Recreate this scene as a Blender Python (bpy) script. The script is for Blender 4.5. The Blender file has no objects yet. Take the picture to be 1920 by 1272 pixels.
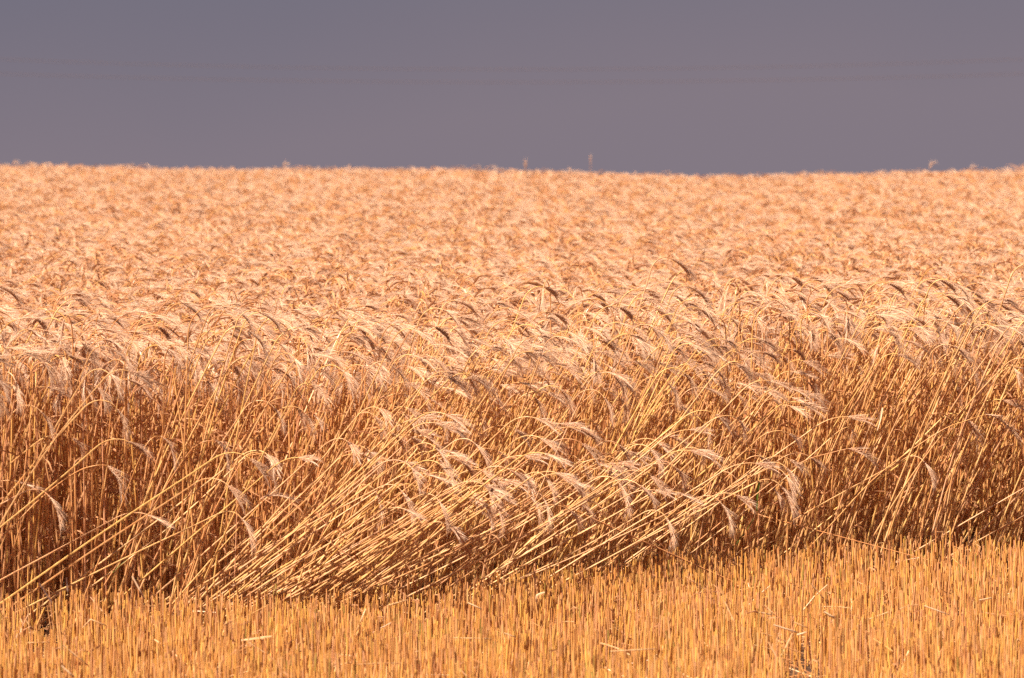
import bpy, math, random
import numpy as np
from mathutils import Vector, Matrix

R = math.radians
random.seed(7)
rng = np.random.default_rng(11)
sc = bpy.context.scene
COL = sc.collection

# ------------------------------------------------------------------ camera
EYE = 1.70                      # eye height, metres
FPX = 8160.0                    # focal length in pixels of the 1920 px wide photograph
HZ = 284.0                      # row of the true horizon in the photograph
cd = bpy.data.cameras.new('camera')
cam = bpy.data.objects.new('camera', cd)
COL.objects.link(cam)
cam.location = (0, 0, EYE)
cam.rotation_euler = (R(90) - math.atan((636 - HZ) / FPX), 0, 0)
cd.sensor_width = 36.0
cd.lens = 36.0 * FPX / 1920.0
cd.clip_start = 0.5
cd.clip_end = 9000
cd.dof.use_dof = True
cd.dof.focus_distance = 16.4
cd.dof.aperture_fstop = 5.6
cd.dof.aperture_blades = 7
sc.camera = cam

# ------------------------------------------------------------------ sky and sun
SUN_EL, SUN_AZ = 57.0, 238.0    # azimuth clockwise from +Y (north): behind the camera, to its left
world = bpy.data.worlds.new('World')
sc.world = world
world.use_nodes = True
nt = world.node_tree
nt.nodes.clear()
def wn(t): return nt.nodes.new(t)
out = wn('ShaderNodeOutputWorld'); bg = wn('ShaderNodeBackground')
sky = wn('ShaderNodeTexSky'); sky.sky_type = 'NISHITA'; sky.sun_disc = False
sky.sun_elevation = R(SUN_EL); sky.sun_rotation = R(SUN_AZ)
tc = wn('ShaderNodeTexCoord'); sep = wn('ShaderNodeSeparateXYZ'); mx = wn('ShaderNodeMath'); mx.operation = 'MAXIMUM'
mx.inputs[1].default_value = 0.03
comb = wn('ShaderNodeCombineXYZ')
nt.links.new(tc.outputs['Generated'], sep.inputs[0])
nt.links.new(sep.outputs[0], comb.inputs[0]); nt.links.new(sep.outputs[1], comb.inputs[1])
nt.links.new(sep.outputs[2], mx.inputs[0]); nt.links.new(mx.outputs[0], comb.inputs[2])
nt.links.new(comb.outputs[0], sky.inputs[0])
# a closed storm-cloud deck over the whole sky, with faint soft mottling
noi = wn('ShaderNodeTexNoise'); noi.inputs['Scale'].default_value = 4.0; noi.inputs['Detail'].default_value = 4.0
noi.inputs['Roughness'].default_value = 0.45
nt.links.new(tc.outputs['Generated'], noi.inputs['Vector'])
cr = wn('ShaderNodeValToRGB')
cr.color_ramp.elements[0].position = 0.15; cr.color_ramp.elements[0].color = (0.50, 0.485, 0.73, 1)
cr.color_ramp.elements[1].position = 0.75; cr.color_ramp.elements[1].color = (0.80, 0.645, 0.825, 1)
def wm(op, a, b):
    m_ = wn('ShaderNodeMath'); m_.operation = op
    for i_, q_ in enumerate((a, b)):
        if isinstance(q_, (int, float)): m_.inputs[i_].default_value = q_
        else: nt.links.new(q_, m_.inputs[i_])
    return m_.outputs[0]
f_ = wm('ADD', wm('MULTIPLY', sep.outputs[2], -10.0), wm('MULTIPLY', sep.outputs[0], 1.3))     # the deck thickens upward and to the west
f_ = wm('ADD', wm('ADD', f_, wm('MULTIPLY', noi.outputs['Fac'], 0.9)), 0.36)
nt.links.new(f_, cr.inputs[0])
mix = wn('ShaderNodeMixRGB'); mix.inputs[0].default_value = 0.03
nt.links.new(cr.outputs[0], mix.inputs[1]); nt.links.new(sky.outputs[0], mix.inputs[2])
nt.links.new(mix.outputs[0], bg.inputs['Color'])
bg.inputs['Strength'].default_value = 0.10
nt.links.new(bg.outputs[0], out.inputs[0])

sd = bpy.data.lights.new('sun', 'SUN')
sd.energy = 5.0
sd.angle = R(0.5)
sd.color = (1.0, 0.82, 0.635)
sun = bpy.data.objects.new('sun', sd)
COL.objects.link(sun)
to_sun = Vector((math.sin(R(SUN_AZ)) * math.cos(R(SUN_EL)), math.cos(R(SUN_AZ)) * math.cos(R(SUN_EL)), math.sin(R(SUN_EL))))
sun.rotation_euler = to_sun.to_track_quat('Z', 'Y').to_euler()
sun.location = to_sun * 40

vs = sc.view_settings
vs.view_transform = 'Standard'; vs.look = 'None'; vs.exposure = 1.32; vs.gamma = 1.0
vs.use_curve_mapping = False
sc.cycles.max_bounces = 4
sc.cycles.glossy_bounces = 1
sc.cycles.diffuse_bounces = 3
sc.cycles.use_denoising = False
sc.cycles.debug_use_spatial_splits = True
sc.cycles.pixel_filter_type = 'BLACKMAN_HARRIS'

# ------------------------------------------------------------------ helpers
def pt(px, py, Y):
    """world point that the photograph shows at pixel (px, py), at distance Y"""
    return Vector(((px - 960) / FPX * Y, Y, EYE - (py - HZ) / FPX * Y))

def at_height(px, py, z):
    """world point seen at pixel (px, py) at height z"""
    return pt(px, py, (EYE - z) * FPX / (py - HZ))

def terrain(X, Y):
    X = np.asarray(X, float); Y = np.asarray(Y, float)
    t = np.clip((Y - 17) / 29.0, 0, 1)
    rise = 0.43 * t * (1.2 - 0.2 * t)
    u = np.clip(X / np.maximum(Y * 0.1176, 0.1), -2.2, 2.2)
    und = np.interp(u, [-2.2, -1.0, -0.45, -0.1, 0.18, 0.40, 0.62, 1.0, 2.2], [0.07, 0.055, 0.02, 0.005, -0.025, -0.07, -0.045, 0.015, 0.08])
    far = np.maximum(Y - 46, 0)
    drop = np.where(far < 40, 0.00055 * far ** 2, 0.88 + 0.044 * (far - 40))
    bump = 0.012 * np.sin(X * 3.1 + Y * 1.7) + 0.010 * np.sin(X * 5.3 - Y * 4.1)
    return rise + und * t - drop + bump * (far < 20)

EDGE_X = [-9.0, -1.74, -0.85, -0.11, 0.48, 0.79, 2.0, 9.0]
EDGE_Y = [13.2, 14.80, 15.10, 15.57, 16.30, 16.63, 16.98, 18.6]
def edge(X):
    return np.interp(X, EDGE_X, EDGE_Y) + 0.05 * np.sin(np.asarray(X) * 7.0) + 0.03 * np.sin(np.asarray(X) * 17.0)

class MB:
    def __init__(s): s.v = []; s.f = []
    def add(s, verts, faces):
        n = len(s.v)
        s.v.extend([tuple(map(float, p)) for p in verts]); s.f.extend([tuple(i + n for i in f) for f in faces])
    def tube(s, path, radii, sides=5, cap=True, hollow=0.0):
        path = [Vector(p) for p in path]; n = len(path)
        if not hasattr(radii, '__len__'): radii = [radii] * n
        ref = Vector((0.31, 0.95, 0.05)); vs_ = []; fs = []
        for i, p in enumerate(path):
            d = (path[min(i + 1, n - 1)] - path[max(i - 1, 0)]).normalized()
            a = d.cross(ref)
            if a.length < 1e-3: a = d.cross(Vector((1, 0, 0)))
            a.normalize(); b = d.cross(a)
            for k in range(sides):
                w = 2 * math.pi * k / sides
                vs_.append(p + (a * math.cos(w) + b * math.sin(w)) * radii[i])
        for i in range(n - 1):
            for k in range(sides):
                k2 = (k + 1) % sides
                fs.append((i * sides + k, i * sides + k2, (i + 1) * sides + k2, (i + 1) * sides + k))
        if hollow:                        # an open straw end: inner wall going down
            d = (path[-1] - path[-2]).normalized(); m = len(vs_)
            for dd, rr in ((0.0, 0.68), (-0.016, 0.6)):
                for k in range(sides):
                    q = vs_[(n - 1) * sides + k]
                    vs_.append(path[-1] + (q - path[-1]) * rr + d * dd)
            for k in range(sides):
                k2 = (k + 1) % sides; t = (n - 1) * sides
                fs.append((t + k, t + k2, m + k2, m + k)); fs.append((m + k, m + k2, m + sides + k2, m + sides + k))
            fs.append(tuple(m + sides + k for k in range(sides)))
        elif cap:
            fs.append(tuple((n - 1) * sides + k for k in range(sides)))
        s.add(vs_, fs)
    def ribbon(s, path, widths, normal_seed=0.0, twist=0.0, fold=0.0):
        path = [Vector(p) for p in path]; n = len(path); vs_ = []; fs = []
        for i, p in enumerate(path):
            d = (path[min(i + 1, n - 1)] - path[max(i - 1, 0)]).normalized()
            a = d.cross(Vector((0.2, 0.1, 1)))
            if a.length < 1e-3: a = Vector((1, 0, 0))
            a.normalize(); b = d.cross(a)
            w = normal_seed + twist * i / max(n - 1, 1)
            e = a * math.cos(w) + b * math.sin(w); g = d.cross(e)
            vs_ += [p - e * widths[i] / 2 + g * fold * widths[i], p, p + e * widths[i] / 2 + g * fold * widths[i]]
        for i in range(n - 1):
            for k in (0, 1):
                j = i * 3 + k
                fs.append((j, j + 1, j + 4, j + 3))
        s.add(vs_, fs)
    def mesh(s, name, mat, smooth=False):
        me = bpy.data.meshes.new(name)
        me.from_pydata(s.v, [], s.f); me.update()
        me.materials.append(mat)
        if smooth: me.shade_smooth()
        return me

def link(name, data, parent=None):
    o = bpy.data.objects.new(name, data); COL.objects.link(o)
    if parent is not None: o.parent = parent
    return o

def tag(o, label=None, cat=None, group=None, kind=None):
    if label: o['label'] = label
    if cat: o['category'] = cat
    if group: o['group'] = group
    if kind: o['kind'] = kind
    return o

# ------------------------------------------------------------------ materials
def straw(name, stops, rough=0.5, spec=0.35, nscale=(60, 60, 9), var=0.35, tint=(0.75, 0.52, 0.40), transl=0.0):
    m = bpy.data.materials.new(name); m.use_nodes = True
    t = m.node_tree; N = t.nodes; L = t.links
    p = N['Principled BSDF']
    p.inputs['Roughness'].default_value = rough
    p.inputs['Specular IOR Level'].default_value = spec
    oi = N.new('ShaderNodeObjectInfo'); ramp = N.new('ShaderNodeValToRGB')
    el = ramp.color_ramp.elements
    while len(el) < len(stops): el.new(0.5)
    for e, (pos, c) in zip(el, stops): e.position = pos; e.color = (*c, 1)
    at = N.new('ShaderNodeAttribute'); at.attribute_name = 'plant_random'      # each plant of a joined patch keeps its own tone
    ad = N.new('ShaderNodeMath'); ad.operation = 'ADD'; fr = N.new('ShaderNodeMath'); fr.operation = 'FRACT'
    L.new(oi.outputs['Random'], ad.inputs[0]); L.new(at.outputs['Fac'], ad.inputs[1]); L.new(ad.outputs[0], fr.inputs[0])
    L.new(fr.outputs[0], ramp.inputs[0])
    tcn = N.new('ShaderNodeTexCoord'); mp = N.new('ShaderNodeMapping'); mp.inputs['Scale'].default_value = nscale
    nz = N.new('ShaderNodeTexNoise'); nz.noise_dimensions = '4D'; nz.inputs['Scale'].default_value = 1.0; nz.inputs['Detail'].default_value = 3.0
    mul = N.new('ShaderNodeMath'); mul.operation = 'MULTIPLY'; mul.inputs[1].default_value = 137.0
    L.new(fr.outputs[0], mul.inputs[0]); L.new(mul.outputs[0], nz.inputs['W'])
    L.new(tcn.outputs['Object'], mp.inputs[0]); L.new(mp.outputs[0], nz.inputs['Vector'])
    r2 = N.new('ShaderNodeValToRGB'); r2.color_ramp.elements[0].position = 0.42; r2.color_ramp.elements[1].position = 0.68
    r2.color_ramp.elements[0].color = (1, 1, 1, 1); r2.color_ramp.elements[1].color = (*tint, 1)
    L.new(nz.outputs['Fac'], r2.inputs[0])
    mixc = N.new('ShaderNodeMixRGB'); mixc.blend_type = 'MULTIPLY'; mixc.inputs[0].default_value = var * 2
    L.new(ramp.outputs[0], mixc.inputs[1]); L.new(r2.outputs[0], mixc.inputs[2])
    L.new(mixc.outputs[0], p.inputs['Base Color'])
    if transl:
        tr = N.new('ShaderNodeBsdfTranslucent'); ms = N.new('ShaderNodeMixShader'); ms.inputs[0].default_value = transl
        L.new(mixc.outputs[0], tr.inputs['Color']); L.new(p.outputs[0], ms.inputs[1]); L.new(tr.outputs[0], ms.inputs[2])
        L.new(ms.outputs[0], N['Material Output'].inputs['Surface'])
    return m

M = {}
M['stem'] = straw('ripe_stem', [(0.0, (0.64, 0.31, 0.13)), (0.35, (0.70, 0.38, 0.15)), (0.6, (0.64, 0.34, 0.19)), (0.8, (0.78, 0.48, 0.15)), (1.0, (0.54, 0.25, 0.12))], rough=0.38, spec=0.5)
M['stem_gold'] = straw('bleached_lit_stem', [(0.0, (0.68, 0.39, 0.18)), (0.35, (0.76, 0.47, 0.20)), (0.6, (0.69, 0.41, 0.24)), (0.8, (0.81, 0.54, 0.19)), (1.0, (0.56, 0.29, 0.15))], rough=0.38, spec=0.5)  # bleached gold, with the sunlit brightness of flattened and leaning stems painted in
M['ear'] = straw('ripe_ear', [(0.0, (0.74, 0.51, 0.35)), (0.4, (0.80, 0.57, 0.40)), (0.75, (0.68, 0.46, 0.32)), (0.95, (0.76, 0.54, 0.37)), (1.0, (0.52, 0.33, 0.22))], rough=0.6, spec=0.2, nscale=(130, 130, 130), transl=0.38)
M['awn'] = straw('ripe_awn', [(0.0, (0.86, 0.65, 0.49)), (0.6, (0.90, 0.70, 0.54)), (1.0, (0.80, 0.59, 0.45))], rough=0.4, spec=0.5, var=0.1, transl=0.4)
M['leaf'] = straw('dry_leaf', [(0.0, (0.55, 0.28, 0.14)), (0.6, (0.62, 0.36, 0.19)), (1.0, (0.40, 0.18, 0.09))], rough=0.6, transl=0.3)
M['stub'] = straw('stubble_straw', [(0.0, (0.67, 0.33, 0.13)), (0.3, (0.79, 0.43, 0.11)), (0.55, (0.70, 0.375, 0.20)), (0.78, (0.83, 0.495, 0.12)), (0.95, (0.52, 0.245, 0.105)), (1.0, (0.42, 0.36, 0.09))], rough=0.4, spec=0.45, tint=(0.7, 0.5, 0.42))
M['sheath'] = straw('dry_sheath', [(0.0, (0.68, 0.38, 0.16)), (0.6, (0.76, 0.46, 0.19)), (1.0, (0.58, 0.30, 0.12))], rough=0.6, transl=0.15)
M['pale'] = straw('bleached_straw', [(0.0, (0.72, 0.50, 0.30)), (1.0, (0.80, 0.60, 0.41))], rough=0.35, spec=0.5, var=0.12)
M['tan'] = straw('tan_straw', [(0.0, (0.66, 0.42, 0.22)), (1.0, (0.74, 0.50, 0.27))], rough=0.4, spec=0.45)
M['grey'] = straw('grey_straw', [(0.0, (0.50, 0.38, 0.31)), (1.0, (0.56, 0.43, 0.36))], rough=0.5)
M['green'] = straw('green_leaf', [(0.0, (0.10, 0.17, 0.025)), (1.0, (0.14, 0.21, 0.04))], rough=0.45, transl=0.3, tint=(0.8, 0.9, 0.5))
M['wire'] = bpy.data.materials.new('wire_metal'); M['wire'].use_nodes = True
M['wire'].node_tree.nodes['Principled BSDF'].inputs['Base Color'].default_value = (0.10, 0.06, 0.055, 1)
M['wire'].node_tree.nodes['Principled BSDF'].inputs['Roughness'].default_value = 0.7

def soil():
    m = bpy.data.materials.new('dry_soil'); m.use_nodes = True
    t = m.node_tree; N = t.nodes; L = t.links; p = N['Principled BSDF']; p.inputs['Roughness'].default_value = 0.95
    tcn = N.new('ShaderNodeTexCoord')
    n1 = N.new('ShaderNodeTexNoise'); n1.inputs['Scale'].default_value = 14; n1.inputs['Detail'].default_value = 8
    n2 = N.new('ShaderNodeTexNoise'); n2.inputs['Scale'].default_value = 90; n2.inputs['Detail'].default_value = 3
    L.new(tcn.outputs['Object'], n1.inputs['Vector']); L.new(tcn.outputs['Object'], n2.inputs['Vector'])
    r = N.new('ShaderNodeValToRGB'); e = r.color_ramp.elements
    e[0].position = 0.35; e[0].color = (0.05, 0.022, 0.010, 1); e[1].position = 0.7; e[1].color = (0.12, 0.058, 0.026, 1)
    L.new(n1.outputs['Fac'], r.inputs[0]); L.new(r.outputs[0], p.inputs['Base Color'])
    b = N.new('ShaderNodeBump'); b.inputs['Strength'].default_value = 0.8; b.inputs['Distance'].default_value = 0.02
    L.new(n2.outputs['Fac'], b.inputs['Height']); L.new(b.outputs[0], p.inputs['Normal'])
    return m

# ------------------------------------------------------------------ ground
gy = np.concatenate([np.arange(-60, 10, 10.0), np.arange(10, 20, 0.25), np.arange(20, 60, 0.8), np.arange(60, 140, 8.0), np.geomspace(140, 6000, 24)])
gx = np.concatenate([-np.geomspace(3000, 8, 18), np.arange(-7, 7.01, 0.25), np.geomspace(8, 3000, 18)])
GX, GY = np.meshgrid(gx, gy)
GZ = terrain(GX, GY)
gv = np.stack([GX, GY, GZ], -1).reshape(-1, 3)
nx, ny = len(gx), len(gy)
gf = [(j * nx + i, j * nx + i + 1, (j + 1) * nx + i + 1, (j + 1) * nx + i) for j in range(ny - 1) for i in range(nx - 1)]
gm = bpy.data.meshes.new('ground'); gm.from_pydata(gv.tolist(), [], gf); gm.update(); gm.shade_smooth(); gm.materials.append(soil())
tag(link('ground', gm), kind='structure')

# ------------------------------------------------------------------ grain plants: prototypes
DOWN = Vector((0, 0, -1))
def grow_path(length, lean, neck, droop_dir, droop_end, ear_len, rnd, knee=False, sway=0.0):
    """stem points then ear points; starts upright or leaning to +X, neck curving over in droop_dir"""
    n = 13; pts = [Vector((0, 0, -0.01))]; p = pts[0].copy(); st = length / n
    bend = rnd.uniform(-0.05, 0.05); side = rnd.uniform(-0.05, 0.05) + sway
    a0 = lean
    for i in range(n):
        s = (i + 0.5) / n
        a = a0 * (min(1.0, 0.45 + s * 5) if knee else (0.75 + 0.45 * s)) + bend * math.sin(s * 5) - (0.08 * s * s if knee else 0)
        d = Vector((math.sin(a), side * math.sin(s * 2.5 + bend * 20), math.cos(a))).normalized()
        p = p + d * st; pts.append(p.copy())
    tgt = (Vector((math.cos(droop_dir), math.sin(droop_dir), 0)) * math.sin(droop_end) + Vector((0, 0, 1)) * math.cos(droop_end)).normalized()
    d0 = d.copy(); m = 7; stem = list(pts)
    for i in range(m):                       # the neck
        f = ((i + 1) / m) ** 1.2 * 0.85
        ax = d0.cross(tgt)
        ang = d0.angle(tgt) if d0.length else 0
        if ax.length < 1e-4: ax = Vector((0, 1, 0))
        d = Matrix.Rotation(ang * f, 3, ax.normalized()) @ d0
        p = p + d * neck / m; stem.append(p.copy())
    ear = [p.copy()]; k = 7
    for i in range(k):
        f = 0.85 + 0.35 * (i + 1) / k
        d = Matrix.Rotation(ang * f, 3, ax.normalized()) @ d0
        p = p + d * ear_len / k; ear.append(p.copy())
    return stem, ear

def sample(path, s):
    n = len(path) - 1; x = min(max(s, 0), 0.9999) * n; i = int(x)
    return path[i].lerp(path[i + 1], x - i), (path[i + 1] - path[i]).normalized()

def build_ear(ear, rnd, fat=1.0, awn_len=0.065):
    body, awns = MB(), MB()
    body.tube(ear, [0.0016] + [0.0022] * (len(ear) - 2) + [0.0008], 4)
    n = 22
    roll = rnd.uniform(0, math.pi)
    for i in range(n):
        s = (i + 0.3) / n
        p, d = sample(ear, s)
        a = d.cross(Vector((0.3, 0.9, 0.2))).normalized(); b = d.cross(a)
        w = roll + (i % 2) * math.pi + rnd.uniform(-0.35, 0.35)
        o = a * math.cos(w) + b * math.sin(w); q = d.cross(o)
        size = fat * (1.0 - 0.45 * max(0, s - 0.55) / 0.45) * (0.75 + 0.25 * min(1, s * 6))
        ln, wd, th = 0.0135 * size, 0.0031 * size, 0.0036 * size
        u = (d * 0.93 + o * 0.37).normalized()
        base = p + o * 0.0008; tip = base + u * ln; mid = base + u * ln * 0.45 + o * 0.0006
        e = o - u * o.dot(u); e.normalize()
        body.add([base, mid + q * wd, mid + e * th, mid - q * wd, mid - e * th * 0.5, tip], [(0, 1, 2), (0, 2, 3), (0, 3, 4), (0, 4, 1), (5, 2, 1), (5, 3, 2), (5, 4, 3), (5, 1, 4)])
        for k in range(3):
            L = awn_len * rnd.uniform(0.7, 1.15) * (1.0 - 0.25 * s)
            dirn = (d + o * rnd.uniform(0.10, 0.30) + q * rnd.uniform(-0.22, 0.22)).normalized()
            p1 = tip + dirn * L * 0.5
            p2 = p1 + (dirn + DOWN * 0.10 + o * rnd.uniform(-0.05, 0.12)).normalized() * L * 0.5
            g = dirn.cross(Vector((rnd.uniform(-1, 1), rnd.uniform(-1, 1), rnd.uniform(-1, 1)))).normalized() * 0.00046
            awns.add([tip - g, tip + g, p1 + g * 0.8, p1 - g * 0.8, p2], [(0, 1, 2, 3), (3, 2, 4)])
    return body, awns

def build_leaf(stem, rnd, s=None, mb=None, length=None, wide=1.0):
    mb = mb or MB(); s = rnd.uniform(0.12, 0.62) if s is None else s
    p, d = sample(stem, s); L = length or rnd.uniform(0.07, 0.17)
    w = rnd.uniform(0, 2 * math.pi); h = Vector((math.cos(w), math.sin(w), 0)); path = [p]; dirn = (d * 0.8 + h * 0.7).normalized(); q = p.copy()
    curl = rnd.uniform(0.35, 0.8)
    for i in range(6):
        dirn = (dirn + DOWN * curl * 0.55 + h * rnd.uniform(-0.25, 0.25) + Vector((rnd.uniform(-.2, .2), rnd.uniform(-.2, .2), 0))).normalized()
        q = q + dirn * L / 6; path.append(q.copy())
    wd = rnd.uniform(0.004, 0.0075) * wide
    mb.ribbon(path, [wd * .7, wd, wd, wd * .9, wd * .7, wd * .45, 0.0006], rnd.uniform(0, 3), rnd.uniform(-4, 4), 0.25)
    return mb

def stem_radii(n, r0, r1): return [r0 + (r1 - r0) * (i / (n - 1)) for i in range(n)]

protos = []                      # dict(stem, ear, awns, leaf, family)
def add_proto(fam, seed, length, lean, neck, ddir, dend, elen, knee=False, leaf=True, sway=0.0, many=0):
    rnd = random.Random(seed)
    stem, ear = grow_path(length, lean, neck, ddir, dend, elen, rnd, knee, sway)
    sm = MB(); r0 = rnd.uniform(0.0026, 0.0037) * (1.24 if fam == 'lodged' else 1.14 if fam == 'leaning' else 1.0)
    rr = stem_radii(len(stem), r0, 0.0015)
    for i in (3, 6, 10): rr[i] *= 1.12
    sm.tube(stem, rr, 5, cap=False)
    body, awns = build_ear(ear, rnd, rnd.uniform(0.9, 1.18), rnd.uniform(0.050, 0.072))
    lf = None
    if leaf:
        lf = [build_leaf(stem, rnd) for _ in range(rnd.choice((1, 2, 2)))]
    if many:
        lf = [build_leaf(stem, rnd, s=0.15 + 0.6 * (q + rnd.random()) / many, length=rnd.uniform(0.12, 0.22), wide=1.5) for q in range(many)]
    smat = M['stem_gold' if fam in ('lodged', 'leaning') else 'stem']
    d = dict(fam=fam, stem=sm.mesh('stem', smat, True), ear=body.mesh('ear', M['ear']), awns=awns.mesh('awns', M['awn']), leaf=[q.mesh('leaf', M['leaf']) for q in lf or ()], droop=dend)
    j = bpy.data.meshes.new('grain_plant')                      # the same plant joined, for the mass of the field
    v, f, mi = [], [], []
    for k, mb in [(0, sm), (1, body), (2, awns)] + [(3, q) for q in lf or ()]:
        n0 = len(v); v += mb.v; f += [tuple(i + n0 for i in q) for q in mb.f]; mi += [k] * len(mb.f)
    j.from_pydata(v, [], f); j.update()
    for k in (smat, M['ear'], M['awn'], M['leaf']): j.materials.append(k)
    j.polygons.foreach_set('material_index', mi)
    d['joined'] = j; d['arr'] = (np.array(v), f, mi)
    protos.append(d)

pr = random.Random(3)
for i in range(20):                                             # standing
    dend = R((32, 78, 100, 115, 125, 135, 142, 148, 154, 160)[i % 10]) if i != 10 else R(100)
    add_proto('upright', 100 + i, pr.uniform(0.87, 0.97), R(pr.uniform(1, 9)), pr.uniform(0.07, 0.13), pr.gauss(0, 0.5), dend, pr.uniform(0.052, 0.092), leaf=i % 3 != 0, sway=pr.uniform(-.05, .05))
for i in range(12):                                             # leaning
    add_proto('leaning', 200 + i, pr.uniform(0.96, 1.10), R(pr.uniform(15, 32)), pr.uniform(0.07, 0.12), pr.gauss(0, 0.45), R(pr.uniform(85, 150)), pr.uniform(0.06, 0.095), leaf=i % 2 == 0, sway=pr.uniform(-.05, .05))
for i in range(14):                                             # flattened by wind and rain
    add_proto('lodged', 300 + i, pr.uniform(0.96, 1.14), R(pr.uniform(48, 64)), pr.uniform(0.07, 0.13), pr.gauss(0, 0.7), R(pr.uniform(95, 150)), pr.uniform(0.06, 0.095), knee=True, leaf=i % 2 == 0, sway=pr.uniform(-.06, .06))
for i in range(12):                                             # standing, deep in the crop
    add_proto('leafy', 400 + i, pr.uniform(0.87, 0.97), R(pr.uniform(1, 9)), pr.uniform(0.07, 0.13), pr.gauss(0, 0.5), R((70, 88, 100, 110, 120, 128, 135, 140, 145, 150, 155, 160)[i]), pr.uniform(0.052, 0.092), sway=pr.uniform(-.05, .05), many=3)
FAM = {k: [i for i, p in enumerate(protos) if p['fam'] == k] for k in ('upright', 'leaning', 'lodged', 'leafy')}

def instancer(name, label, pts, rots, scls, idxs, meshes, proto_name):
    """one mass of copies: points carrying rotation, scale and which prototype"""
    pc = bpy.data.collections.new(proto_name + '_kinds')
    for i, me in enumerate(meshes):
        pc.objects.link(bpy.data.objects.new('%s_%03d' % (proto_name, i), me))
    me = bpy.data.meshes.new(name); me.vertices.add(len(pts))
    me.vertices.foreach_set('co', np.asarray(pts, np.float32).ravel())
    for an, ty, key, arr in (('rot', 'FLOAT_VECTOR', 'vector', rots), ('scl', 'FLOAT_VECTOR', 'vector', scls), ('kind_index', 'INT', 'value', idxs)):
        at = me.attributes.new(an, ty, 'POINT')
        at.data.foreach_set(key, np.asarray(arr, np.int32 if ty == 'INT' else np.float32).ravel())
    me.update()
    o = link(name, me); tag(o, label, kind='stuff')
    g = bpy.data.node_groups.new(name + '_scatter', 'GeometryNodeTree')
    g.interface.new_socket('Geometry', in_out='INPUT', socket_type='NodeSocketGeometry')
    g.interface.new_socket('Geometry', in_out='OUTPUT', socket_type='NodeSocketGeometry')
    N = g.nodes; L = g.links
    gi = N.new('NodeGroupInput'); go = N.new('NodeGroupOutput')
    ci = N.new('GeometryNodeCollectionInfo'); ci.inputs['Collection'].default_value = pc
    ci.inputs['Separate Children'].default_value = True; ci.inputs['Reset Children'].default_value = True
    ip = N.new('GeometryNodeInstanceOnPoints'); ip.inputs['Pick Instance'].default_value = True
    def named(n, ty):
        a = N.new('GeometryNodeInputNamedAttribute'); a.data_type = ty; a.inputs['Name'].default_value = n
        return a.outputs['Attribute']
    L.new(gi.outputs[0], ip.inputs['Points']); L.new(ci.outputs[0], ip.inputs['Instance'])
    L.new(named('kind_index', 'INT'), ip.inputs['Instance Index'])
    L.new(named('rot', 'FLOAT_VECTOR'), ip.inputs['Rotation'])
    L.new(named('scl', 'FLOAT_VECTOR'), ip.inputs['Scale'])
    L.new(ip.outputs[0], go.inputs[0])
    md = o.modifiers.new('scatter', 'NODES'); md.node_group = g
    return o

# ------------------------------------------------------------------ where every plant of the standing crop grows
def scatter(y0, y1, clumps_m2, per, spread, margin):
    P = []
    hw = lambda Y: 0.1176 * Y + margin
    W = 2 * hw(y1)
    n = int(W * (y1 - y0) * clumps_m2)
    X = rng.uniform(-W / 2, W / 2, n); Y = rng.uniform(y0, y1, n)
    keep = np.abs(X) < hw(Y)
    X, Y = X[keep], Y[keep]
    k = rng.integers(per[0], per[1] + 1, len(X))
    X = np.repeat(X, k) + rng.normal(0, spread, k.sum()); Y = np.repeat(Y, k) + rng.normal(0, spread, k.sum())
    return X, Y

CX, CY = scatter(13.5, 21, 98, (2, 5), 0.022, 1.5)
CELL = 0.6
def tiled(X, Y):
    i = np.floor(np.asarray(X) / CELL); j = np.floor(np.asarray(Y) / CELL)
    ok = np.ones(np.shape(i), bool)
    for a in (0, 1):
        for b in (0, 1): ok &= (j + b) * CELL - edge((i + a) * CELL) > 1.25
    return ok
S = CY - edge(CX)
def cell_random(X, Y, size, seed):
    h = np.sin(np.floor(np.asarray(X) / size) * 127.1 + np.floor(np.asarray(Y) / size) * 311.7 + seed * 74.7) * 43758.5453
    return h - np.floor(h)
u0 = CX / (CY * 0.1176); rr0 = rng.random(len(CX))
k = (S > 0) & ~tiled(CX, CY) & ~((np.abs(CX + 1.585) < 0.045) & (S < 0.45))
k &= ~((S < 0.22) & (rr0 < np.interp(u0, [-0.8, -0.5, 0.1, 0.3], [0.10, 0.20, 0.25, 0.22])))
k &= ~((S < 0.40) & (cell_random(CX, CY, 0.13, 1) < np.interp(u0, [-0.7, -0.4, 0.0, 0.4], [0.10, 0.20, 0.20, 0.28])))                     # gaps between bundles
k &= ~((S < 0.50) & (u0 > 0.20) & (u0 < 0.36) & (rr0 < 0.6))                    # the hollow past the flattened patch
CX, CY, S = CX[k], CY[k], S[k]
U = CX / (CY * 0.1176)
n = len(CX)
r = rng.random(n)
r2 = rng.random(n)
Un = U + 0.10 * np.sin(CX * 5 + CY * 3) + rng.normal(0, 0.05, n)
UU = [-1.6, -0.88, -0.70, -0.52, -0.02, 0.12, 0.26, 1.6]
p_flat = np.interp(Un, UU, [0.08, 0.10, 0.45, 0.90, 0.88, 0.50, 0.10, 0.03])
p_lean = np.interp(Un, UU, [0.14, 0.16, 0.45, 0.90, 0.95, 0.90, 0.75, 0.65])
p_lean2 = np.interp(Un, UU, [0.10, 0.10, 0.25, 0.50, 0.75, 0.75, 0.55, 0.35])
fam = np.zeros(n, int)                       # 0 upright, 1 leaning, 2 lodged
d1 = 0.33 + 0.09 * np.sin(CX * 4.0)
front = S < d1; second = (S >= d1) & (S < 1.0); third = (S >= 1.0)
fam[front & (r2 < p_lean)] = 1; fam[front & (r < p_flat)] = 2
fam[second & (r2 < p_lean2)] = 1; fam[second & (S < 0.7) & (r < p_flat * 0.2)] = 2
fam[third & (r2 < p_lean2 * 0.35)] = 1
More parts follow.
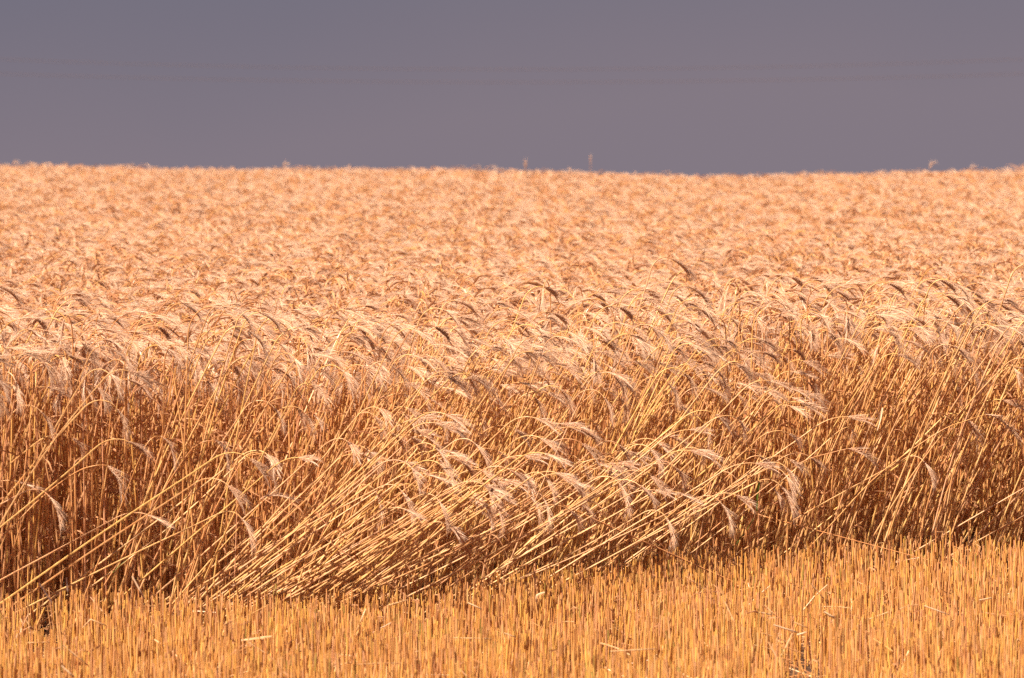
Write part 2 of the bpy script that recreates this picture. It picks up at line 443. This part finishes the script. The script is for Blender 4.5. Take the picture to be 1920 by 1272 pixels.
names = ('upright', 'leaning', 'lodged')
def pick(f, s_):
    q = FAM['leafy' if f == 0 and s_ > 0.45 else names[f]]
    return q[rng.integers(len(q))]
IDX = np.array([pick(f, s_) for f, s_ in zip(fam, S)])
az = np.where(fam == 0, np.where(rng.random(n) < 0.5, rng.normal(0, 0.8, n), rng.uniform(-math.pi, math.pi, n)), rng.normal(-0.05, 0.17, n))
az = az - np.where((fam == 0) & (S < 1.0), rng.uniform(0.0, 1.0, n), 0)            # the front row's ears nod out over the stubble
bun = (cell_random(CX, CY, 0.15, 2) - 0.5), (cell_random(CX, CY, 0.15, 3) - 0.5)       # bundles lean together
az = az + np.where(fam > 0, 0.55 * bun[0], 0)
ROT = np.stack([rng.normal(0, 0.035, n), rng.normal(0, 0.04, n) + 0.22 * bun[1] * (fam > 0) + 0.07 * bun[1] * (fam == 0), az], -1)
wave = 0.03 * np.sin(CX * 1.3 + CY * 0.7) + 0.025 * np.sin(CX * 2.9 - CY * 1.9)
sz = rng.normal(1.0, 0.05, n) + wave
low = np.interp(U, [-0.6, -0.3, 0.3, 0.6], [0.96, 0.93, 0.92, 0.93])
sz = sz * np.where((fam < 2) & (S < 0.9), low + (1.04 - low) * rng.triangular(0.0, 0.9, 1.0, n), 1.0)
sz = sz * (1 + 0.09 * np.exp(-((U - 0.13) / 0.07) ** 2) * ((S > 0.3) & (S < 1.1)) - 0.16 * np.exp(-((U - 0.27) / 0.06) ** 2) * (S < 0.85))
sz = sz * np.where(fam == 0, 1.03, 1.0)
SCL = np.stack([sz, sz, sz], -1)
POS = np.stack([CX, CY, terrain(CX, CY)], -1)

# the 300 that show largest: the front of the cut edge, inside the frame
# the field behind the edge: patches of whole plants, each plant with its own tone
def patch(seed):
    q = np.random.default_rng(seed); V, F, MI, PR = [], [], [], []; base = 0
    m = int(CELL * CELL * TILE_D)
    for _ in range(m):
        lean = q.random() < 0.08
        pool = FAM['leaning' if lean else 'leafy']; pi_ = pool[q.integers(len(pool))]
        v, f, mi = protos[pi_]['arr']
        a_ = q.normal(0, 0.9) if q.random() < 0.42 else q.uniform(-math.pi, math.pi)
        if lean: a_ = q.normal(0, 0.3)
        sc_ = min(q.normal(1.0, 0.045), 1.06) * (0.89 if lean else 1.0); c, s_ = math.cos(a_), math.sin(a_)
        w = v * sc_; tx, ty = q.normal(0, 0.04, 2)
        w = np.stack([w[:, 0] * c - w[:, 1] * s_ + tx * w[:, 2] + q.uniform(-CELL / 2, CELL / 2), w[:, 0] * s_ + w[:, 1] * c + ty * w[:, 2] + q.uniform(-CELL / 2, CELL / 2), w[:, 2]], -1)
        V.append(w); F += [tuple(i + base for i in t) for t in f]; MI += mi; PR += [q.random()] * len(f); base += len(v)
    me = bpy.data.meshes.new('grain_patch'); me.from_pydata(np.concatenate(V).tolist(), [], F); me.update()
    for k_ in ('stem', 'ear', 'awn', 'leaf'): me.materials.append(M[k_])
    me.polygons.foreach_set('material_index', MI)
    at = me.attributes.new('plant_random', 'FLOAT', 'FACE'); at.data.foreach_set('value', np.array(PR, np.float32))
    return me
TILE_D = 390
patches = [patch(70 + i) for i in range(10)]
ti, tj = np.meshgrid(np.arange(-14, 14), np.arange(22, 87))
tx_, ty_ = (ti.ravel() + 0.5) * CELL, (tj.ravel() + 0.5) * CELL
tk = tiled(tx_, ty_) & (np.abs(tx_) < 0.1176 * ty_ + 1.5)
tx_, ty_ = tx_[tk], ty_[tk]; nt_ = len(tx_)
TP = np.stack([tx_, ty_, terrain(tx_, ty_)], -1)
tw = 1.0 + 0.018 * np.sin(tx_ * 1.3 + ty_ * 0.7) + 0.012 * np.sin(tx_ * 2.9 - ty_ * 1.9) + rng.normal(0, 0.012, nt_)
instancer('grain_field', 'ripe bearded grain filling the field back to the crest', TP, np.stack([np.zeros(nt_), np.zeros(nt_), rng.normal(0, 0.06, nt_)], -1), np.stack([np.ones(nt_), np.ones(nt_), tw], -1), rng.integers(0, len(patches), nt_), patches, 'grain_patch')
inframe = np.abs(U) < 1.03
order = np.argsort(np.where(inframe, S, 1e9))
HERO = order[:290]
mass = np.ones(n, bool); mass[HERO] = False
instancer('standing_grain', 'dense ripe bearded grain along the cut front of the field', POS[mass], ROT[mass], SCL[mass], IDX[mass], [p['joined'] for p in protos], 'grain_plant')

def hero_label(u, f, i):
    p = protos[IDX[i]]
    lean = ('upright', 'tilted', 'flattened')[f]
    ear = 'upright ear' if p['droop'] < R(50) else 'level ear' if p['droop'] < R(100) else 'drooping ear' if p['droop'] < R(130) else 'hanging ear'
    leaf = ('', ' and a leaf', ' and dry leaves')[min(2, len(p['leaf']))]
    if u < -0.75: where = 'above the dark stubble gap'
    elif u < -0.5: where = 'just past the dark gap'
    elif u < -0.2: where = 'at the flattened patch start'
    elif u < 0.05: where = 'in the flattened patch middle'
    elif u < 0.30: where = 'at the flattened patch end'
    elif u < 0.6: where = 'around the green leaf blade'
    else: where = 'at the straight edge end'
    lean = ('tall ' if sz[i] > 1.04 else 'short ' if sz[i] < 0.96 else '') + lean
    return '%s grain stalk with %s%s %s' % (lean, ear, leaf, where)
def make_hero(i):
    p = protos[IDX[i]]
    o = link('grain_stalk', None); o.empty_display_size = 0.05
    o.location = POS[i]; o.rotation_euler = ROT[i]; o.scale = SCL[i]
    lab = hero_label(U[i], int(fam[i]), i)
    tag(o, lab, 'grain stalk', 'stalks along the cut edge')
    link('stem', p['stem'], o)
    e = link('ear', p['ear'], o); link('awns', p['awns'], e)['kind'] = 'stuff'
    for q in p['leaf']: link('dry_leaf', q, o)
for i in HERO: make_hero(int(i))

# ------------------------------------------------------------------ single stalks one can pick out
def spline(pts_, n):
    P = [Vector(p) for p in pts_]; P = [P[0] * 2 - P[1]] + P + [P[-1] * 2 - P[-2]]
    out_ = []
    seg = len(P) - 3
    for i in range(n + 1):
        t = i / n * seg; k_ = min(int(t), seg - 1); t -= k_
        a, b, c, d = P[k_:k_ + 4]
        out_.append(0.5 * ((2 * b) + (c - a) * t + (2 * a - 5 * b + 4 * c - d) * t * t + (3 * b - a - 3 * c + d) * t ** 3))
    return out_

def solo(label, px, Y, ear_px=None, seed=0, r0=0.0026, mats=('stem', 'ear', 'awn'), name='grain_stalk', fat=1.05):
    """a stalk through photograph points px (base first) standing at distance Y; ear through ear_px"""
    rnd = random.Random(seed)
    pts_ = []
    for k_, q in enumerate(px): pts_.append(pt(q[0], q[1], Y + 0.02 * math.sin(k_ * 1.7 + seed)))
    b = pts_[0]; gz = float(terrain(b.x, b.y))
    d0 = (pts_[0] - pts_[1]).normalized()
    if d0.z < -0.05 and b.z > gz:                  # carry the stem on down into the ground
        t = (b.z - gz + 0.01) / -d0.z
        pts_.insert(0, b + d0 * t)
    base = pts_[0].copy(); base.z = gz
    loc = [p - base for p in pts_]
    path = spline(loc, 22)
    root = link(name, None); root.location = base; root.empty_display_size = 0.05
    tag(root, label, 'grain stalk')
    sm = MB(); sm.tube(path, stem_radii(len(path), r0, 0.0014), 6, cap=True)
    link('stem', sm.mesh('stem', M[mats[0]], True), root)
    if ear_px:
        ep = spline([path[-1]] + [pt(q[0], q[1], Y) - base for q in ear_px], 8)
        body, awns = build_ear(ep, rnd, fat, 0.06)
        e = link('ear', body.mesh('ear', M[mats[1]]), root)
        link('awns', awns.mesh('awns', M[mats[2]]), e)['kind'] = 'stuff'
    return root, path

YF = lambda px: float(edge((px - 960) / FPX * 16.0)) - 0.04
solo('long arching grain stalk whose ear hangs highest beside the frame border', [(1560, 985), (1650, 890), (1760, 812), (1812, 790), (1850, 778)], YF(1600), [(1872, 784), (1895, 803), (1912, 826)], 1)
solo('arching grain stalk with drooping ear, tip of the low arch above the green blade', [(1330, 1000), (1410, 935), (1500, 870), (1560, 850), (1592, 842)], YF(1350), [(1612, 846), (1632, 858), (1648, 876)], 2)
solo('pair-topped yellow stalk arching out of the flattened patch, ear pointing to the far end', [(1075, 1010), (1150, 920), (1205, 855), (1235, 826)], YF(1080), [(1255, 820), (1275, 828), (1296, 843)], 3)
solo('high arching stalk in the middle whose curved ear hangs over the flattened patch', [(808, 900), (838, 800), (850, 735), (868, 712)], YF(820) + 0.15, [(890, 712), (915, 728), (936, 752)], 4)
solo('wide arching stalk with ear hanging straight down above the dark gap', [(205, 1080), (280, 960), (345, 860), (375, 832), (402, 826)], YF(240), [(418, 836), (427, 858), (428, 884)], 5)
solo('long low arching stalk with curved ear nearest the frame border', [(0, 1010), (75, 935), (140, 887), (178, 874), (200, 874)], YF(60), [(214, 886), (224, 905), (228, 928)], 6)
solo('slim arching stalk with ear bent sharply down over the upright stems', [(180, 1060), (225, 950), (265, 850), (285, 822), (300, 819)], YF(200), [(314, 830), (322, 848), (326, 866)], 7)
solo('pale short-eared stalk standing clear of the ears in the upright stems', [(488, 1050), (492, 900), (496, 780), (500, 705), (507, 694)], YF(490), [(518, 692), (534, 700), (546, 710)], 8)
solo('arching stalk with bright hooked ear halfway up the upright stems', [(350, 1080), (400, 960), (452, 868), (475, 854), (490, 852)], YF(360), [(503, 864), (510, 884), (514, 903)], 9)
solo('thin bare upright stalk crossing in front of the slanting stems', [(1262, 1030), (1266, 950), (1276, 870), (1283, 800)], YF(1262) - 0.04, None, 10, 0.0018)
solo('bare straight upright stalk in front of the slanted stems before the flattened patch', [(438, 1090), (442, 980), (444, 880), (447, 790)], YF(438) - 0.04, None, 11, 0.0022)
solo('ear lying flat with long awns at the start of the flattened patch', [(360, 1090), (430, 1010), (480, 955), (486, 938)], YF(380) - .02, [(500, 931), (525, 931), (550, 938)], 12)
# lone ears on the crest
for k_, (x, y, h, lab) in enumerate([(1107, 287, 20, 'lone upright ear on the crest, tallest against the grey sky'), (985, 296, 14, 'short ear poking above the crest just before the tallest one'),
        (1743, 294, 14, 'hooked ear poking above the crest toward the far side'), (1818, 301, 10, 'small ear on the crest nearest the far frame border'),
        (530, 296, 12, 'leaning ear poking above the crest over the upright stems'), (24, 293, 12, 'small ear on the crest beside the near frame border')]):
    Y = 44.0; hook = 0 if k_ in (0, 1) else 8
    y += 8
    solo(lab, [(x - 2, 360), (x - 1, 330), (x, y + h)], Y, [(x + hook * 0.3, y + h * 0.45), (x + hook, y + (4 if hook else 0))], 30 + k_)

def straw_piece(label, a, b, z=0.17, mat='tan', r_=0.0024, kink=None, flat=False, seed=0, cat='straw'):
    """a loose straw between two photograph points, lying at about height z on the stubble"""
    mid_ = at_height((a[0] + b[0]) / 2, (a[1] + b[1]) / 2, z); Y = mid_.y
    A, B = pt(*a, Y), pt(*b, Y)
    rnd = random.Random(seed)
    dy = 0.05
    A.y += rnd.uniform(-dy, dy) * 0.3; B.y += rnd.uniform(-dy, dy) * 0.3
    P = [A, B] if kink is None else [A, pt(*kink, Y), B]
    o = link('loose_straw', None); o.location = mid_; o.empty_display_size = 0.03
    m = MB()
    if flat:
        path = spline([p - mid_ for p in P], 6) if len(P) > 2 else [(A - mid_).lerp(B - mid_, t / 5) for t in range(6)]
        m.ribbon(path, [r_ * 2.4] * (len(path) - 1) + [r_ * 1.2], 0.6, 0.5, 0.3)
    else:
        path = []
        for p, q in zip(P[:-1], P[1:]): path += [(p - mid_).lerp(q - mid_, t) for t in (0.0, 0.5, 0.97)]
        m.tube(path, r_, 6, hollow=1.0)
    me = m.mesh('loose_straw', M[mat], not flat)
    bpy.data.objects.remove(o)
    o = link('loose_straw', me); o.location = mid_
    tag(o, label, cat)
    return o
LS = [
 ('bright white broken straw standing out above the stubble by the dark gap', (245, 1083), (269, 1128), 0.24, 'pale', 0.0032, None, False),
 ('grey flattened straw leaning over the dark gap in the stubble', (72, 1094), (98, 1138), 0.24, 'grey', 0.0034, None, True),
 ('small grey leaf strip upright behind the stubble near the dark gap', (122, 1086), (124, 1112), 0.26, 'grey', 0.0034, None, True),
 ('long pale straw slanting across the stubble below the dark gap', (115, 1212), (167, 1256), 0.18, 'tan', 0.0024, None, False),
 ('pale straw end cut by the lower frame border under the slanting straw', (112, 1251), (138, 1274), 0.18, 'pale', 0.0024, None, False),
 ('thin straw bent to a peak on the stubble below the white straw', (152, 1180), (197, 1177), 0.19, 'tan', 0.0018, (167, 1164), False),
 ('thin straw lying level across the stubble under the dark gap', (48, 1209), (90, 1208), 0.17, 'tan', 0.0017, None, False),
 ('pale leaf scrap lying level on the stubble below the flattened patch', (448, 1202), (508, 1195), 0.19, 'tan', 0.0034, None, True),
 ('thin level straw on the stubble in front of the flattened patch', (724, 1138), (764, 1128), 0.19, 'tan', 0.0018, None, False),
 ('steep pale straw leaning across the stubble before the flattened patch', (662, 1198), (686, 1142), 0.19, 'tan', 0.0020, None, False),
 ('short pale straw sloping down below the middle of the flattened patch', (877, 1133), (904, 1145), 0.20, 'pale', 0.0022, None, False),
 ('long level straw low in the stubble under the flattened patch', (850, 1199), (925, 1201), 0.19, 'tan', 0.0018, None, False),
 ('tiny pale straw sloping beside the long level straw', (945, 1190), (967, 1198), 0.19, 'pale', 0.0018, None, False),
 ('curled white leaf scrap on the stubble tops near the flattened patch end', (1006, 1132), (1022, 1113), 0.21, 'pale', 0.0030, (1008, 1118), True),
 ('thin level straw lying across the stubble before the brown hollow', (1145, 1224), (1232, 1220), 0.19, 'tan', 0.0017, None, False),
 ('long steep pale straw leaning between stubble before the brown hollow', (1361, 1132), (1392, 1198), 0.19, 'tan', 0.0024, None, False),
 ('thick white straw piece lying above the brown hollow', (1547, 1150), (1568, 1162), 0.21, 'pale', 0.0036, None, False),
 ('long sloping straw with upright stub above the white straw piece', (1522, 1096), (1556, 1136), 0.20, 'tan', 0.0020, None, False),
 ('pale straw sloping over the top of the brown hollow', (1452, 1174), (1500, 1190), 0.22, 'pale', 0.0022, None, False),
 ('short white straw end touching the sloping straw over the hollow', (1497, 1194), (1515, 1189), 0.22, 'pale', 0.0024, None, False),
 ('thin straw angled over the start of the brown hollow', (1435, 1138), (1460, 1161), 0.20, 'tan', 0.0019, None, False),
 ('thin level pale straw crossing the angled straw over the hollow', (1425, 1150), (1450, 1156), 0.20, 'pale', 0.0019, None, False),
 ('long straw leaning from the hollow down to the lower frame border', (1443, 1208), (1480, 1276), 0.16, 'tan', 0.0022, None, False),
 ('thin straw sloping right above the tall olive stubble stalks', (1490, 1170), (1517, 1181), 0.22, 'tan', 0.0017, None, False),
 ('sloping pale straw on the stubble below the straight cut edge', (1736, 1139), (1785, 1157), 0.20, 'pale', 0.0020, None, False),
 ('short pale level straw on the stubble nearest the far frame border', (1838, 1128), (1864, 1124), 0.20, 'pale', 0.0022, None, False),
 ('stout leaning straw rising from the lower frame border beyond the hollow', (1683, 1274), (1712, 1213), 0.14, 'tan', 0.0026, None, False),
]
for i, (lab, a, b, z, mt, rr, kk, fl) in enumerate(LS): straw_piece(lab, a, b, z, mt, rr, kk, fl, i)
# snapped stem lying across the flattened patch, bleached leaf strip, green blades
def strip(label, pts_px, Y, widths, mat, name, cat, seed_=0.4, twist=0.3):
    P = [pt(x, y, Y) for x, y in pts_px]; o0 = P[0].copy(); path = spline([p - o0 for p in P], 7); m = MB()
    w = [np.interp(i / 7, np.linspace(0, 1, len(widths)), widths) for i in range(8)]
    m.ribbon(path, w, seed_, twist, 0.25)
    o = link(name, m.mesh(name, M[mat])); o.location = o0; tag(o, label, cat); return o
def green(label, pts_px, Y, widths, s=0.4):
    return strip(label, pts_px, Y, widths, 'green', 'green_blade', 'leaf blade', s)
solo('snapped brown stalk lying downhill across the slanting stems of the flattened patch', [(1112, 974), (1070, 955), (1020, 932), (977, 913)], YF(1040) - 0.12, None, 21, 0.0034, name='snapped_stalk')
solo('thin reddish stalk fallen across the stems below the uprights', [(590, 1000), (540, 965), (490, 935), (455, 915)], YF(520) - 0.10, None, 22, 0.0018, name='snapped_stalk')
solo('thin fallen straw crossing the stems below the green blade', [(1480, 982), (1450, 974), (1420, 965)], YF(1440) - 0.06, None, 23, 0.0018, name='snapped_stalk')
strip('white bleached leaf strip hanging on a stalk among the tilted stems', [(1656, 765), (1653, 780), (1649, 796), (1646, 808)], YF(1650) + 0.03, [0.006, 0.009, 0.007, 0.003], 'pale', 'dry_leaf_strip', 'leaf strip')
green('fresh green leaf blade upright among the tilted stems', [(1421, 960), (1421, 930), (1424, 908), (1428, 886)], YF(1420) - 0.03, [0.008, 0.010, 0.008, 0.001])
green('small dull green leaf scrap low behind the stubble under the green blade', [(1402, 994), (1407, 984), (1414, 974)], YF(1405) - 0.03, [0.008, 0.010, 0.004])
green('dark green leaf piece slanting just above the stubble tops', [(1378, 1026), (1386, 1014), (1396, 1002)], YF(1385) - 0.04, [0.006, 0.008, 0.003])
green('small green shoot between stubble stalks below the white straw', [(275, 1190), (275, 1178), (276, 1168)], at_height(275, 1180, 0.12).y, [0.006, 0.008, 0.003])
green('thin green stem slanting among stems above the white straw', [(208, 1076), (222, 1062), (238, 1050)], YF(220) - 0.02, [0.004, 0.004, 0.002])

# ------------------------------------------------------------------ stubble
stub_meshes = []
for i in range(14):
    rnd = random.Random(500 + i); h = rnd.uniform(0.155, 0.205); m = MB()
    tilt = rnd.gauss(0, 0.05) if i < 11 else rnd.uniform(0.2, 0.5); w = rnd.uniform(0, 6.28); r0 = rnd.uniform(0.0018, 0.0027)
    top = Vector((math.sin(tilt) * math.cos(w), math.sin(tilt) * math.sin(w), math.cos(tilt))) * h
    path = [Vector((0, 0, -0.01)), top * 0.3, top * 0.34, top * 0.38, top * 0.7, top]
    m.tube(path, [r0, r0, r0 * 1.18, r0 * .98, r0 * .95, r0 * 0.92], 6, hollow=1.0)
    sh = None
    if i % 3 == 0:                                  # dry leaf sheath wrapped round one side, with a torn flap
        sh = MB(); a0 = rnd.uniform(0, 6.28); vs_, fs = [], []
        t0, t1 = 0.36, rnd.uniform(0.75, 0.98)
        for j in range(5):
            for q in range(5):
                f = j / 4; ang = a0 + (q - 2) * 0.62; rad = r0 * (1.22 + 0.35 * f * (abs(q - 2) / 2) ** 2)
                c = top * (t0 + (t1 - t0) * f)
                vs_.append(c + Vector((math.cos(ang) * rad, math.sin(ang) * rad, 0)))
        for j in range(4):
            for q in range(4): fs.append((j * 5 + q, j * 5 + q + 1, j * 5 + q + 6, j * 5 + q + 5))
        sh.add(vs_, fs)
    stalk_me = m.mesh('stubble_stalk', M['stub'], False)
    sh_me = sh.mesh('leaf_sheath', M['sheath'], False) if sh else None
    j = bpy.data.meshes.new('stubble'); v = list(m.v); f = list(m.f); mi = [0] * len(m.f)
    if sh: f += [tuple(x + len(v) for x in q) for q in sh.f]; mi += [1] * len(sh.f); v += sh.v
    j.from_pydata(v, [], f); j.update(); j.materials.append(M['stub']); j.materials.append(M['sheath']); j.polygons.foreach_set('material_index', mi)
    stub_meshes.append((stalk_me, sh_me, j))

# drill rows run along the cut edge; plants sit in tufts along each row
sx, sy = [], []
for row in range(68):
    off = -0.03 - row * 0.092
    xs = np.arange(-4.2, 4.2, 0.042); xs = xs + rng.normal(0, 0.02, len(xs))
    for x in xs:
        for _ in range(rng.integers(2, 6)):
            sx.append(x + rng.normal(0, 0.016)); sy.append(float(np.interp(x, EDGE_X, EDGE_Y)) + off + rng.normal(0, 0.020))
SX, SY = np.array(sx), np.array(sy)
keep = (SY > 11.9) & (np.abs(SX) < 0.1176 * SY + 1.0) & (SY < edge(SX) + 0.02)
g2 = at_height(1485, 1262, 0.0)                  # the two bare spots
keep &= ~(((SX + 1.575) / 0.045) ** 2 + ((SY - 14.40) / 0.65) ** 2 < 1)
keep &= ~((((SX - g2.x) / 0.078) ** 6 + ((SY - 13.48) / 0.66) ** 6 < 1) & (rng.random(len(SX)) < 0.88))
keep &= rng.random(len(SX)) < 0.80 + 0.22 * np.sin(SX * 6.1 + SY * 2.3) * np.sin(SX * 2.7 - SY * 5.9 + 1)
SX, SY = SX[keep], SY[keep]; ns = len(SX)
SI = np.where(rng.random(ns) < np.interp(SY, [12.6, 13.3], [0.72, 0.90]), rng.integers(0, 11, ns), rng.integers(11, 14, ns))
SR = np.stack([rng.normal(0, 0.03, ns), rng.normal(0, 0.03, ns), rng.uniform(-3.14, 3.14, ns)], -1)
hs = np.clip(rng.normal(1.0, 0.09, ns), 0.6, 1.25) + 0.05 * np.sin(SX * 4 + SY * 3)
ws = rng.uniform(0.85, 1.2, ns)
SS = np.stack([ws, ws, hs], -1)
SP = np.stack([SX, SY, terrain(SX, SY)], -1)
# stalk tops inside the frame, nearest first
topy = HZ + (EYE - 0.18) * FPX / SY
inf = (np.abs(SX / (SY * 0.1176)) < 0.99) & (topy < 1240)
so = np.argsort(np.where(inf, SY, 1e9))[:280]
ms = np.ones(ns, bool); ms[so] = False
instancer('stubble', 'dense mass of golden cut stubble in front of the standing crop', SP[ms], SR[ms], SS[ms], SI[ms], [t[2] for t in stub_meshes], 'stubble_kind')
MARKS = [(20, 1235, 'corner by the dark gap'), (257, 1150, 'broken white straw'), (69, 1209, 'level straw under the dark gap'), (141, 1234, 'long slanting pale straw'), (125, 1262, 'pale straw end'), (174, 1172, 'thin straw bent to a peak'),
    (350, 1225, 'bare stubble before the leaf scrap'), (478, 1198, 'level pale leaf scrap'), (674, 1175, 'steep pale straw'), (744, 1140, 'thin level straw'), (888, 1200, 'long level straw'), (956, 1194, 'tiny sloping pale straw'), (1014, 1150, 'curled white leaf scrap'),
    (1190, 1222, 'level straw before the hollow'), (1376, 1170, 'long steep pale straw'), (1460, 1240, 'long straw in the hollow'), (1476, 1182, 'pale straw over the hollow'), (1558, 1156, 'thick white straw piece'), (1697, 1244, 'stout leaning straw'), (1760, 1148, 'sloping pale straw'), (1850, 1180, 'short pale level straw')]
for i in so:
    i = int(i); a, b, _ = stub_meshes[SI[i]]
    o = link('stubble_stalk', a); o.location = SP[i]; o.rotation_euler = SR[i]; o.scale = SS[i]
    u = SX[i] / (SY[i] * 0.1176)
    tx = 960 + SX[i] / SY[i] * FPX; ty = HZ + (EYE - 0.17) / SY[i] * FPX
    where = min(MARKS, key=lambda q: (q[0] - tx) ** 2 + (q[1] - ty) ** 2)[2]
    lean = 'leaning' if SI[i] >= 11 else 'upright'
    size = 'tall' if hs[i] > 1.06 else 'short' if hs[i] < 0.94 else 'middling'
    lab = '%s %s stubble stalk%s, closest to the %s' % (size, lean, ' in dry sheath' if b else '', where)
    tag(o, lab, 'stubble stalk', 'nearest cut stubble stalks')
    if b: link('leaf_sheath', b, o)

# ------------------------------------------------------------------ chopped straw and dead leaves lying between the stalks
lit = []
for i in range(8):
    rnd = random.Random(900 + i); m = MB(); L_ = rnd.uniform(0.04, 0.16)
    if i < 5: m.tube([Vector((-L_ / 2, 0, 0)), Vector((0, rnd.uniform(-.006, .006), rnd.uniform(0, .006))), Vector((L_ / 2, 0, 0))], rnd.uniform(.0013, .0024), 5)
    else: m.ribbon([Vector((-L_ / 2 + L_ * t / 5, 0.012 * math.sin(t * 1.3 + i), 0.010 * math.sin(t * 1.9))) for t in range(6)], [.004, .006, .006, .005, .004, .001], 1.2, rnd.uniform(-2, 2), .2)
    lit.append(m.mesh('litter', M[('tan', 'leaf', 'stem', 'tan', 'stem', 'leaf', 'leaf', 'leaf')[i]]))
nl = 14000
lx = rng.uniform(-4, 4, nl); ly = rng.uniform(12, 18.2, nl)
lk = (np.abs(lx) < 0.1176 * ly + 0.9) & (ly < edge(lx) + 0.9)
lx, ly = lx[lk], ly[lk]; nl = len(lx)
lk = (((lx - g2.x) / 0.1) ** 2 + ((ly - 13.62) / 0.7) ** 2 > 1) | (rng.random(nl) < 0.8)
lx, ly = lx[lk], ly[lk]; nl = len(lx)
high = rng.random(nl) < 0.24
lz = terrain(lx, ly) + np.where(high, rng.uniform(0.04, 0.17, nl), rng.uniform(0.003, 0.03, nl))
lr = np.stack([rng.normal(0, 0.2, nl), rng.normal(0, np.where(high, 0.5, 0.15), nl), rng.uniform(-3.14, 3.14, nl)], -1)
lsc = rng.uniform(0.5, 1.1, nl)
instancer('straw_litter', 'chopped straw and dead leaf scraps lying between the stubble', np.stack([lx, ly, lz], -1), lr, np.stack([lsc] * 3, -1), rng.integers(0, 8, nl), lit, 'litter_kind')

# ------------------------------------------------------------------ two faint overhead wires far beyond the crest
def wire(label, ymid, ends, Y=170.0, half=62.0):
    c = pt(960, ymid, Y); m = MB(); hw = 960 / FPX * Y; sag = (ymid - ends) / FPX * Y
    m.tube([Vector((x, 0, sag * (x / hw) ** 2)) for x in np.linspace(-half, half, 40)], 0.0085, 5)
    o = link('overhead_wire', m.mesh('overhead_wire', M['wire'], True)); o.location = c
    tag(o, label, 'wire')
wire('faint lower overhead wire sagging across the grey sky', 155, 139)
wire('very faint upper overhead wire sagging across the grey sky', 131, 112)
